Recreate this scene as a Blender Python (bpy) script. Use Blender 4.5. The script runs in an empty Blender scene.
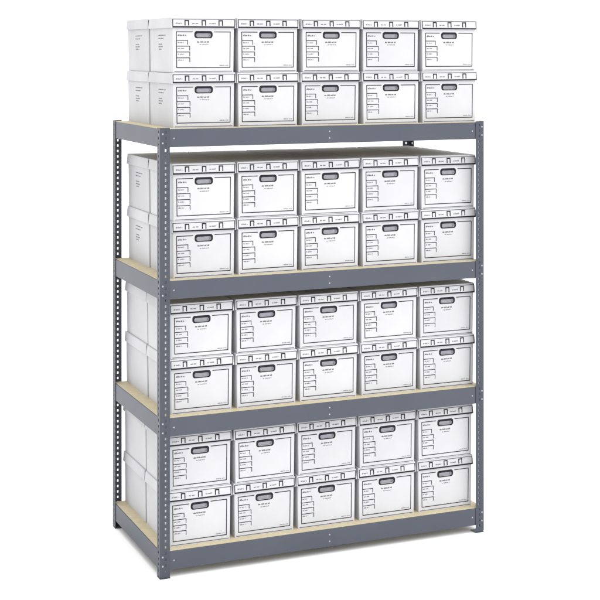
import bpy, bmesh, math, random
from mathutils import Vector, Matrix
random.seed(7)
I = 0.0254
scn = bpy.context.scene
col = scn.collection
scn.view_settings.view_transform = 'Standard'
scn.view_settings.look = 'None'
scn.view_settings.exposure = 0

# ---------------- materials ----------------
def mat(name, c1, c2, rough=0.6, scale=4.0, bump=0.0, bscale=60.0, metallic=0.0, detail=4.0, rnd=0.0, spec=0.5):
    m = bpy.data.materials.new(name); m.use_nodes = True
    nt = m.node_tree; b = nt.nodes['Principled BSDF']
    tc = nt.nodes.new('ShaderNodeTexCoord')
    n = nt.nodes.new('ShaderNodeTexNoise'); n.inputs['Scale'].default_value = scale; n.inputs['Detail'].default_value = detail
    nt.links.new(tc.outputs['Object'], n.inputs['Vector'])
    r = nt.nodes.new('ShaderNodeValToRGB')
    r.color_ramp.elements[0].position = 0.3; r.color_ramp.elements[1].position = 0.7
    r.color_ramp.elements[0].color = (*c1, 1); r.color_ramp.elements[1].color = (*c2, 1)
    nt.links.new(n.outputs['Fac'], r.inputs['Fac'])
    out = r.outputs['Color']
    if rnd > 0:
        oi = nt.nodes.new('ShaderNodeObjectInfo')
        mr = nt.nodes.new('ShaderNodeMapRange')
        mr.inputs['To Min'].default_value = 1 - rnd; mr.inputs['To Max'].default_value = 1.0
        nt.links.new(oi.outputs['Random'], mr.inputs['Value'])
        hs = nt.nodes.new('ShaderNodeHueSaturation')
        nt.links.new(mr.outputs['Result'], hs.inputs['Value'])
        nt.links.new(out, hs.inputs['Color']); out = hs.outputs['Color']
    nt.links.new(out, b.inputs['Base Color'])
    b.inputs['Roughness'].default_value = rough
    b.inputs['Metallic'].default_value = metallic
    b.inputs['Specular IOR Level'].default_value = spec
    if bump > 0:
        n2 = nt.nodes.new('ShaderNodeTexNoise'); n2.inputs['Scale'].default_value = bscale; n2.inputs['Detail'].default_value = 3
        nt.links.new(tc.outputs['Object'], n2.inputs['Vector'])
        bp = nt.nodes.new('ShaderNodeBump'); bp.inputs['Strength'].default_value = bump; bp.inputs['Distance'].default_value = 0.002
        nt.links.new(n2.outputs['Fac'], bp.inputs['Height'])
        nt.links.new(bp.outputs['Normal'], b.inputs['Normal'])
    return m

M_card = mat('white_cardboard', (0.465,0.465,0.48), (0.505,0.505,0.52), 0.75, 5, 0.5, 11, rnd=0.08, spec=0.2)
M_ink = mat('black_ink', (0.013,0.011,0.018), (0.023,0.02,0.03), 0.7, 30, spec=0.12)
M_text = mat('grey_ink', (0.05,0.05,0.063), (0.085,0.085,0.10), 0.7, 30, spec=0.12)
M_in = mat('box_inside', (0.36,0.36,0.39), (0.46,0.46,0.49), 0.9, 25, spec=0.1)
M_steel = mat('grey_powder_coat', (0.050,0.056,0.075), (0.059,0.066,0.086), 0.45, 3, 0.1, 400, spec=0.35)
M_post = mat('post_powder_coat', (0.040,0.046,0.062), (0.049,0.055,0.073), 0.45, 3, 0.1, 400, spec=0.35)
M_rivet = mat('zinc_rivet', (0.27,0.28,0.31), (0.34,0.35,0.38), 0.35, 20, metallic=0.3)
M_board = mat('particle_board', (0.45,0.39,0.26), (0.51,0.45,0.315), 0.8, 40, 0.15, 180, detail=8, spec=0.2)
M_floor = mat('white_studio_floor', (0.93,0.93,0.93), (0.95,0.95,0.95), 0.9, 0.5, spec=0.0)

# ---------------- helpers ----------------
def new_obj(name, bm, mats, parent=None):
    bmesh.ops.scale(bm, vec=(I,I,I), verts=bm.verts)
    me = bpy.data.meshes.new(name); bm.to_mesh(me); bm.free()
    for m in mats: me.materials.append(m)
    o = bpy.data.objects.new(name, me); col.objects.link(o)
    if parent: o.parent = parent
    return o

def quad(bm, pts, mi=0):
    f = bm.faces.new([bm.verts.new(p) for p in pts]); f.material_index = mi; return f
def inkF(bm, u0,u1,v0,v1,y,mi=1):
    quad(bm, [(u0,y,v0),(u1,y,v0),(u1,y,v1),(u0,y,v1)], mi)
def inkS(bm, a0,a1,v0,v1,x,mi=1):
    quad(bm, [(x,a1,v0),(x,a0,v0),(x,a0,v1),(x,a1,v1)], mi)
def words(fn, bm, a0, a1, v, h, p, mi, rng):
    a = a0
    while a < a1:
        w = rng.uniform(0.22,0.6)
        b = min(a+w, a1)
        c = a
        while c < b:
            lw = rng.uniform(0.05,0.09)
            hh = h*rng.choice([0.7,0.75,1.0,0.7])
            fn(bm, c, c+lw, v, v+hh, p, mi)
            c += lw+0.045
        a = b + 0.16

def cube(bm, x0,x1,y0,y1,z0,z1, mi=0):
    r = bmesh.ops.create_cube(bm, size=1.0, matrix=Matrix.Translation(((x0+x1)/2,(y0+y1)/2,(z0+z1)/2)) @ Matrix.Diagonal((x1-x0,y1-y0,z1-z0,1)))
    for v in r['verts']:
        for f in v.link_faces: f.material_index = mi
    return r['verts']

# ---------------- file box prototype ----------------
LW, LD, PH = 12.98, 15.2, 10.45     # lid width / depth, stack pitch
def body_mesh(parent, side_text):
    rng = random.Random(3)
    ox, oy = -LW/2, -LD/2
    bm = bmesh.new()
    x0,x1,y0,y1,z0,z1 = 0.30,LW-0.30,0.28,LD-0.28,0.0,PH-0.25
    cube(bm, x0,x1,y0,y1,z0,z1)
    ed = [q for q in bm.edges if abs(q.verts[0].co.z-q.verts[1].co.z) > 5]
    bmesh.ops.bevel(bm, geom=ed, offset=0.12, segments=2, affect='EDGES', profile=0.5)
    ff = [f for f in bm.faces if f.normal.y < -0.99][0]
    cs = {}
    for v in ff.verts:
        cs[(v.co.x > LW/2, v.co.z > 5)] = v
    bm.faces.remove(ff)
    hx0,hx1,hz0,hz1 = LW/2-1.6, LW/2+1.6, 6.70, 7.56
    h = {(False,False): bm.verts.new((hx0,y0,hz0)), (True,False): bm.verts.new((hx1,y0,hz0)),
         (True,True): bm.verts.new((hx1,y0,hz1)), (False,True): bm.verts.new((hx0,y0,hz1))}
    order = [(False,False),(True,False),(True,True),(False,True)]
    for i in range(4):
        a,b = order[i], order[(i+1)%4]
        bm.faces.new([cs[a],cs[b],h[b],h[a]])
    yi = y0-0.025
    t = 0.15
    fl,fr,fb,ft = 1.0,LW-1.0,0.85,7.75
    inkF(bm, fl,fl+t,fb,ft,yi); inkF(bm, fr-t,fr,fb,ft,yi)
    inkF(bm, fl+t,fr-t,fb,fb+t,yi)
    inkF(bm, fl+t,LW/2-2.15,ft-t,ft,yi); inkF(bm, LW/2+2.15,fr-t,ft-t,ft,yi)
    for k,(v,w) in enumerate([(6.0,2.1),(4.9,2.5),(3.8,2.5),(2.7,2.5)]):
        inkF(bm, fl+t, fl+t+w, v, v+0.13, yi)
        inkF(bm, fl+t+w, fl+t+w+0.13, v-0.75, v+0.13, yi)
        words(inkF, bm, fl+0.35, fl+0.35+1.1, v-0.45, 0.24, yi, 2, rng)
    words(inkF, bm, fl+0.35, fl+2.0, 6.9, 0.3, yi, 1, rng)
    words(inkF, bm, LW/2-1.3, LW/2+1.1, 5.65, 0.28, yi, 1, rng)
    words(inkF, bm, LW/2-0.8, LW/2+0.9, 5.2, 0.18, yi, 2, rng)
    words(inkF, bm, fr-2.2, fr-0.5, 1.25, 0.16, yi, 2, rng)
    inkF(bm, 0.6, LW-0.6, 0.16, 0.27, yi, 2)
    if side_text:
        xs = x0-0.025
        for k,(a,b,v) in enumerate([(6.0,10.5,7.0),(6.0,9.2,6.4),(6.0,8.2,5.3),(6.0,8.6,4.8),(6.0,7.8,4.3)]):
            words(inkS, bm, LD-b, LD-a, v, 0.22, xs, 2, rng)
    # walls lean in slightly toward the base, like a folded carton
    for v in bm.verts:
        k = 0.13*(1-v.co.z/z1)
        v.co.x += k*(1 if v.co.x < LW/2 else -1)*min(1,abs(v.co.x-LW/2)/(LW/2-0.3))
    bmesh.ops.translate(bm, verts=bm.verts, vec=(ox,oy,0))
    return new_obj('box_body', bm, [M_card,M_ink,M_text], parent)

def build_box():
    rng = random.Random(5)
    e = bpy.data.objects.new('file_box', None); col.objects.link(e); e.empty_display_size = 0.1
    ox, oy = -LW/2, -LD/2
    body = body_mesh(e, True)
    y0 = 0.28
    bm = bmesh.new()
    cx, cz = LW/2, 7.1
    def loop(hw, top, bot, r, y, n=6):
        pts = []
        for (sx, sz, a0) in [(1,-1,-90),(1,1,0),(-1,1,90),(-1,-1,180)]:
            zc = cz + (top if sz > 0 else -bot)
            px = cx + sx*(hw - r); pz = zc - sz*r
            for i in range(n+1):
                a = math.radians(a0 + 90*i/n)
                pts.append(bm.verts.new((px + r*math.cos(a), y, pz + r*math.sin(a))))
        return pts
    yh = y0-0.03
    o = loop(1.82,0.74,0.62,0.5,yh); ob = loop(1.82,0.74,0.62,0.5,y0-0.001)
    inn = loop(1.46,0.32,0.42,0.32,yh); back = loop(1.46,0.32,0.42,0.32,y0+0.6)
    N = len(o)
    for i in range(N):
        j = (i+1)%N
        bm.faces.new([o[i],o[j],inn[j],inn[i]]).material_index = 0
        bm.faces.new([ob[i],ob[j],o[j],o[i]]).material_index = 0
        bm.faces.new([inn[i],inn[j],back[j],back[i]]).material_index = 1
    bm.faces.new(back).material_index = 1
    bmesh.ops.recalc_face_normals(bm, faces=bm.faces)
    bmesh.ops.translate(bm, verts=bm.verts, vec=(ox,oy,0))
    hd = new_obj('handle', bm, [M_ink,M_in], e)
    # lid
    bm = bmesh.new()
    zb, zt = 8.45, PH
    cube(bm, 0,LW,0,LD,zb,zt)
    ed = [q for q in bm.edges if not (q.verts[0].co.z < zb+.01 and q.verts[1].co.z < zb+.01)]
    bmesh.ops.bevel(bm, geom=ed, offset=0.13, segments=2, affect='EDGES', profile=0.5)
    bmesh.ops.delete(bm, geom=[f for f in bm.faces if f.normal.z < -0.9], context='FACES')
    bmesh.ops.recalc_face_normals(bm, faces=bm.faces)
    bmesh.ops.solidify(bm, geom=bm.faces[:], thickness=0.10)
    yi = -0.025
    inkF(bm, 0.25,LW-0.25,zb+0.05,zb+0.32,yi)
    inkF(bm, 0.25,0.40,zb+0.32,zt-0.28,yi); inkF(bm, LW-0.40,LW-0.25,zb+0.32,zt-0.28,yi)
    inkF(bm, 0.40,LW-0.40,zt-0.40,zt-0.28,yi,2)
    for c in (3.1, LW/2, LW-3.1):
        w = 0.45
        inkF(bm, c-w,c-w+0.2,zb+0.45,zt-0.5,yi); inkF(bm, c+w-0.2,c+w,zb+0.45,zt-0.5,yi)
        inkF(bm, c-w+0.2,c+w-0.2,zt-0.72,zt-0.5,yi)
    words(inkF, bm, 4.2, 5.4, zb+0.75, 0.26, yi, 2, rng)
    words(inkF, bm, LW-5.4, LW-4.2, zb+0.75, 0.26, yi, 2, rng)
    words(inkF, bm, 0.9, 2.2, zb+0.75, 0.26, yi, 2, rng)
    for v in bm.verts:
        k = 0.15*(v.co.z-zb)/(zt-zb)
        if v.co.y < 0.3: v.co.y += k
        elif v.co.y > LD-0.3: v.co.y -= k
        if v.co.x < 0.2: v.co.x += k
        elif v.co.x > LW-0.2: v.co.x -= k
    bmesh.ops.translate(bm, verts=bm.verts, vec=(ox,oy,0))
    lid = new_obj('lid', bm, [M_card,M_ink,M_text], e)
    return e, [body, hd, lid]

# ---------------- shelving unit ----------------
W, D, H = 69.0, 33.0, 84.0
unit = bpy.data.objects.new('shelving_unit', None); col.objects.link(unit)
unit['label'] = "tall slate grey steel shelving unit with four particle board shelves"
unit['category'] = "shelf"

def post(cx, cy, sx, sy):
    bm = bmesh.new()
    fw = 1.9
    us = [0.0, 0.06, 0.92, 1.22, fw]
    prof = [(0, u) for u in reversed(us[1:])] + [(0.024,0.024)] + [(u, 0) for u in us[1:]]
    zs = [0.3]; z = 1.2; holes = []
    while z < H-0.8:
        zs += [z, z+0.46]; holes.append(len(zs)-2); z += 1.12
    zs.append(H)
    grid = [[bm.verts.new((p[0],p[1],zz)) for p in prof] for zz in zs]
    hs = set(holes)
    for r in range(len(zs)-1):
        for c in range(len(prof)-1):
            if r in hs and c in (1, 6): continue
            bm.faces.new([grid[r][c],grid[r][c+1],grid[r+1][c+1],grid[r+1][c]])
    bmesh.ops.recalc_face_normals(bm, faces=bm.faces)
    tgt = Vector((1,1,0))
    s = sum((f.normal.dot(tgt)*f.calc_area() for f in bm.faces))
    if s > 0: bmesh.ops.reverse_faces(bm, faces=bm.faces)
    bmesh.ops.solidify(bm, geom=bm.faces[:], thickness=0.08)
    bmesh.ops.scale(bm, vec=(sx,sy,1), verts=bm.verts)
    bmesh.ops.translate(bm, verts=bm.verts, vec=(cx,cy,0))
    bmesh.ops.recalc_face_normals(bm, faces=bm.faces)
    p = new_obj('post', bm, [M_post], unit)
    bm = bmesh.new()
    cube(bm, 0.0,2.0,0.0,2.0,0.0,0.12)
    cube(bm, 0.1,0.2,0.1,1.7,0.12,1.0)
    cube(bm, 0.2,1.7,0.1,0.2,0.12,1.0)
    bmesh.ops.scale(bm, vec=(sx,sy,1), verts=bm.verts)
    bmesh.ops.translate(bm, verts=bm.verts, vec=(cx,cy,0))
    bmesh.ops.recalc_face_normals(bm, faces=bm.faces)
    new_obj('foot', bm, [M_post], p)
    return p
post(0,0,1,1); post(W,0,-1,1); post(0,D,1,-1); post(W,D,-1,-1)

BH = 3.4
PROF = [(0.11,-BH),(0.11,-0.03),(0.14,0),(0.28,0),(0.30,-0.03),(0.30,-0.66),(1.3,-0.66),(1.3,-0.76),(0.2,-0.76),(0.2,-BH+0.1),(0.9,-BH+0.1),(0.9,-BH)]
def disc(bm, x, y, z, r, axis, mi):
    m = Matrix.Translation((x,y,z))
    if axis == 'y': m = m @ Matrix.Rotation(math.radians(90),4,'X')
    else: m = m @ Matrix.Rotation(math.radians(90),4,'Y')
    rr = bmesh.ops.create_cone(bm, cap_ends=True, segments=12, radius1=r, radius2=r*0.8, depth=0.1, matrix=m)
    fs = set()
    for v in rr['verts']:
        for f in v.link_faces: fs.add(f)
    for f in fs: f.material_index = mi
def beam(kind, z):
    bm = bmesh.new()
    if kind in ('front','back'):
        a, b = 0.12, W-0.12
        P = lambda t,p: (t, p[0] if kind=='front' else D-p[0], z+p[1])
    else:
        a, b = 1.35, D-1.35
        P = lambda t,p: (p[0] if kind=='left' else W-p[0], t, z+p[1])
    A = [bm.verts.new(P(a,p)) for p in PROF]; B = [bm.verts.new(P(b,p)) for p in PROF]
    n = len(PROF)
    for i in range(n):
        j = (i+1)%n
        bm.faces.new([A[i],A[j],B[j],B[i]])
    bm.faces.new(A); bm.faces.new(B)
    bmesh.ops.recalc_face_normals(bm, faces=bm.faces)
    if kind == 'front' or kind == 'back':
        yy = lambda o: o if kind=='front' else D-o
        for x in (0.5, W-0.5):
            for dz in (-0.9,-2.6):
                disc(bm, x, yy(-0.03), z+dz, 0.2, 'y', 1)
        for dz in (-1.1,-2.4):
            disc(bm, W/2, yy(0.08), z+dz, 0.18, 'y', 1)
        for x in (2.7, W-2.7):
            disc(bm, x, yy(0.08), z-1.75, 0.17, 'y', 1)
    else:
        xx = lambda o: o if kind=='left' else W-o
        for y in (0.5, D-0.5):
            for dz in (-0.9,-2.6):
                disc(bm, xx(-0.03), y, z+dz, 0.2, 'x', 1)
    return new_obj('beam', bm, [M_steel, M_rivet], unit)

LEVELS = [83.75, 55.4, 29.8, 5.0]
for z in LEVELS:
    for k in ('front','back','left','right'): beam(k, z)
    bm = bmesh.new()
    cube(bm, 0.33,W-0.33,0.33,D-0.33,z-0.64,z+0.06)
    bmesh.ops.bevel(bm, geom=bm.edges[:], offset=0.02, segments=1, affect='EDGES')
    new_obj('shelf_board', bm, [M_board], unit)
    bm = bmesh.new()
    cube(bm, W/2-1.2,W/2+1.2,1.35,D-1.35,z-0.75,z-0.66)
    cube(bm, W/2-1.2,W/2-1.1,1.35,D-1.35,z-2.2,z-0.75)
    cube(bm, W/2+1.1,W/2+1.2,1.35,D-1.35,z-2.2,z-0.75)
    new_obj('cross_support', bm, [M_steel], unit)

# ---------------- boxes ----------------
proto, parts = build_box()
tmp = body_mesh(None, False); plain = tmp.data; bpy.data.objects.remove(tmp)
X0 = [2.75, 2.8, 2.4, 2.05]
PT = [13.2, 13.14, 13.16, 13.16]
ZS = [1.0, 1.035, 1.0, 1.0]
WH = ["top board", "upper middle shelf", "lower middle shelf", "bottom shelf"]
first = True
for s, z in enumerate(LEVELS):
    for row in range(2):
        for c in range(5):
            for tier in range(2):
                if first:
                    e = proto; first = False; ps = parts
                else:
                    e = proto.copy(); col.objects.link(e); ps = []
                    for p in parts:
                        q = p.copy(); col.objects.link(q); q.parent = e; ps.append(q)
                if s >= 2: ps[0].data = plain
                x = X0[s] + c*PT[s] + LW/2 + random.uniform(-0.035,0.035)
                y = (1.95 if row == 0 else 17.35) + LD/2 + (random.uniform(-0.28,0.1) if row == 0 else random.uniform(0.0,0.1))
                e.location = (x*I, y*I, (z+0.065 + tier*(PH*ZS[s]+0.005))*I)
                e.scale = (1,1,ZS[s])
                e.rotation_euler = (0,0,math.radians(random.uniform(-0.22,0.22)))
                # lids sit a little unevenly on their boxes
                a = math.radians(random.uniform(-0.28,0.28))
                ps[2].rotation_euler = (0, a, 0)
                ps[2].location = (-PH*math.sin(a)*I, 0, -0.035*I)
                e['category'] = "box"
                e['group'] = "file boxes on the shelving unit"
                e['label'] = ("white lidded file box resting on the " if tier == 0 else "white lidded file box stacked on another, ") + WH[s]

# ---------------- ground ----------------
bm = bmesh.new()
quad(bm, [(-40/I,-40/I,0),(40/I,-40/I,0),(40/I,160/I,0),(-40/I,160/I,0)])
g = new_obj('ground', bm, [M_floor]); g['kind'] = 'structure'
g.scale = (4,4,1)

# ---------------- light: bright white studio, less fill from the -x side ----------------
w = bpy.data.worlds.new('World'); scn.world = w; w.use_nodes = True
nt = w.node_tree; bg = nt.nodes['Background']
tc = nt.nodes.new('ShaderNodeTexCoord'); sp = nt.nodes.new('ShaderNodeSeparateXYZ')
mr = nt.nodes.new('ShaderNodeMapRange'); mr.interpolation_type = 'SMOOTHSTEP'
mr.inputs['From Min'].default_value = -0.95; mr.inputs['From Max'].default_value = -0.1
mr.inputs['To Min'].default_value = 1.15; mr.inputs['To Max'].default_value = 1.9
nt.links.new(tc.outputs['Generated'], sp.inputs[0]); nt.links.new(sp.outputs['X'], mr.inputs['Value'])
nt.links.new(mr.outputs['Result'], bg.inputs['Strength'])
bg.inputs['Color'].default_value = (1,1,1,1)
sd = bpy.data.lights.new('studio_key','SUN'); sd.energy = 1.4; sd.angle = math.radians(55)
so = bpy.data.objects.new('studio_key', sd); col.objects.link(so)
d = Vector((0.12,-0.7,1.1)); so.rotation_euler = d.to_track_quat('Z','Y').to_euler(); so.location = (3,-5,6)

# ---------------- camera ----------------
th = math.atan2(26.7, 63.6)
r = Vector((math.cos(th), -math.sin(th), 0)); f = Vector((math.sin(th), math.cos(th), 0))
C = 26.0*r - 267.7*f; C.z = 98.4
cd = bpy.data.cameras.new('camera'); cam = bpy.data.objects.new('camera', cd); col.objects.link(cam)
cam.location = C*I
cam.rotation_euler = (math.radians(90), 0, -th)
cd.sensor_width = 36; cd.lens = 36*1440/600
cd.shift_y = -(300-50.6)/600
cd.clip_end = 2000
scn.camera = cam
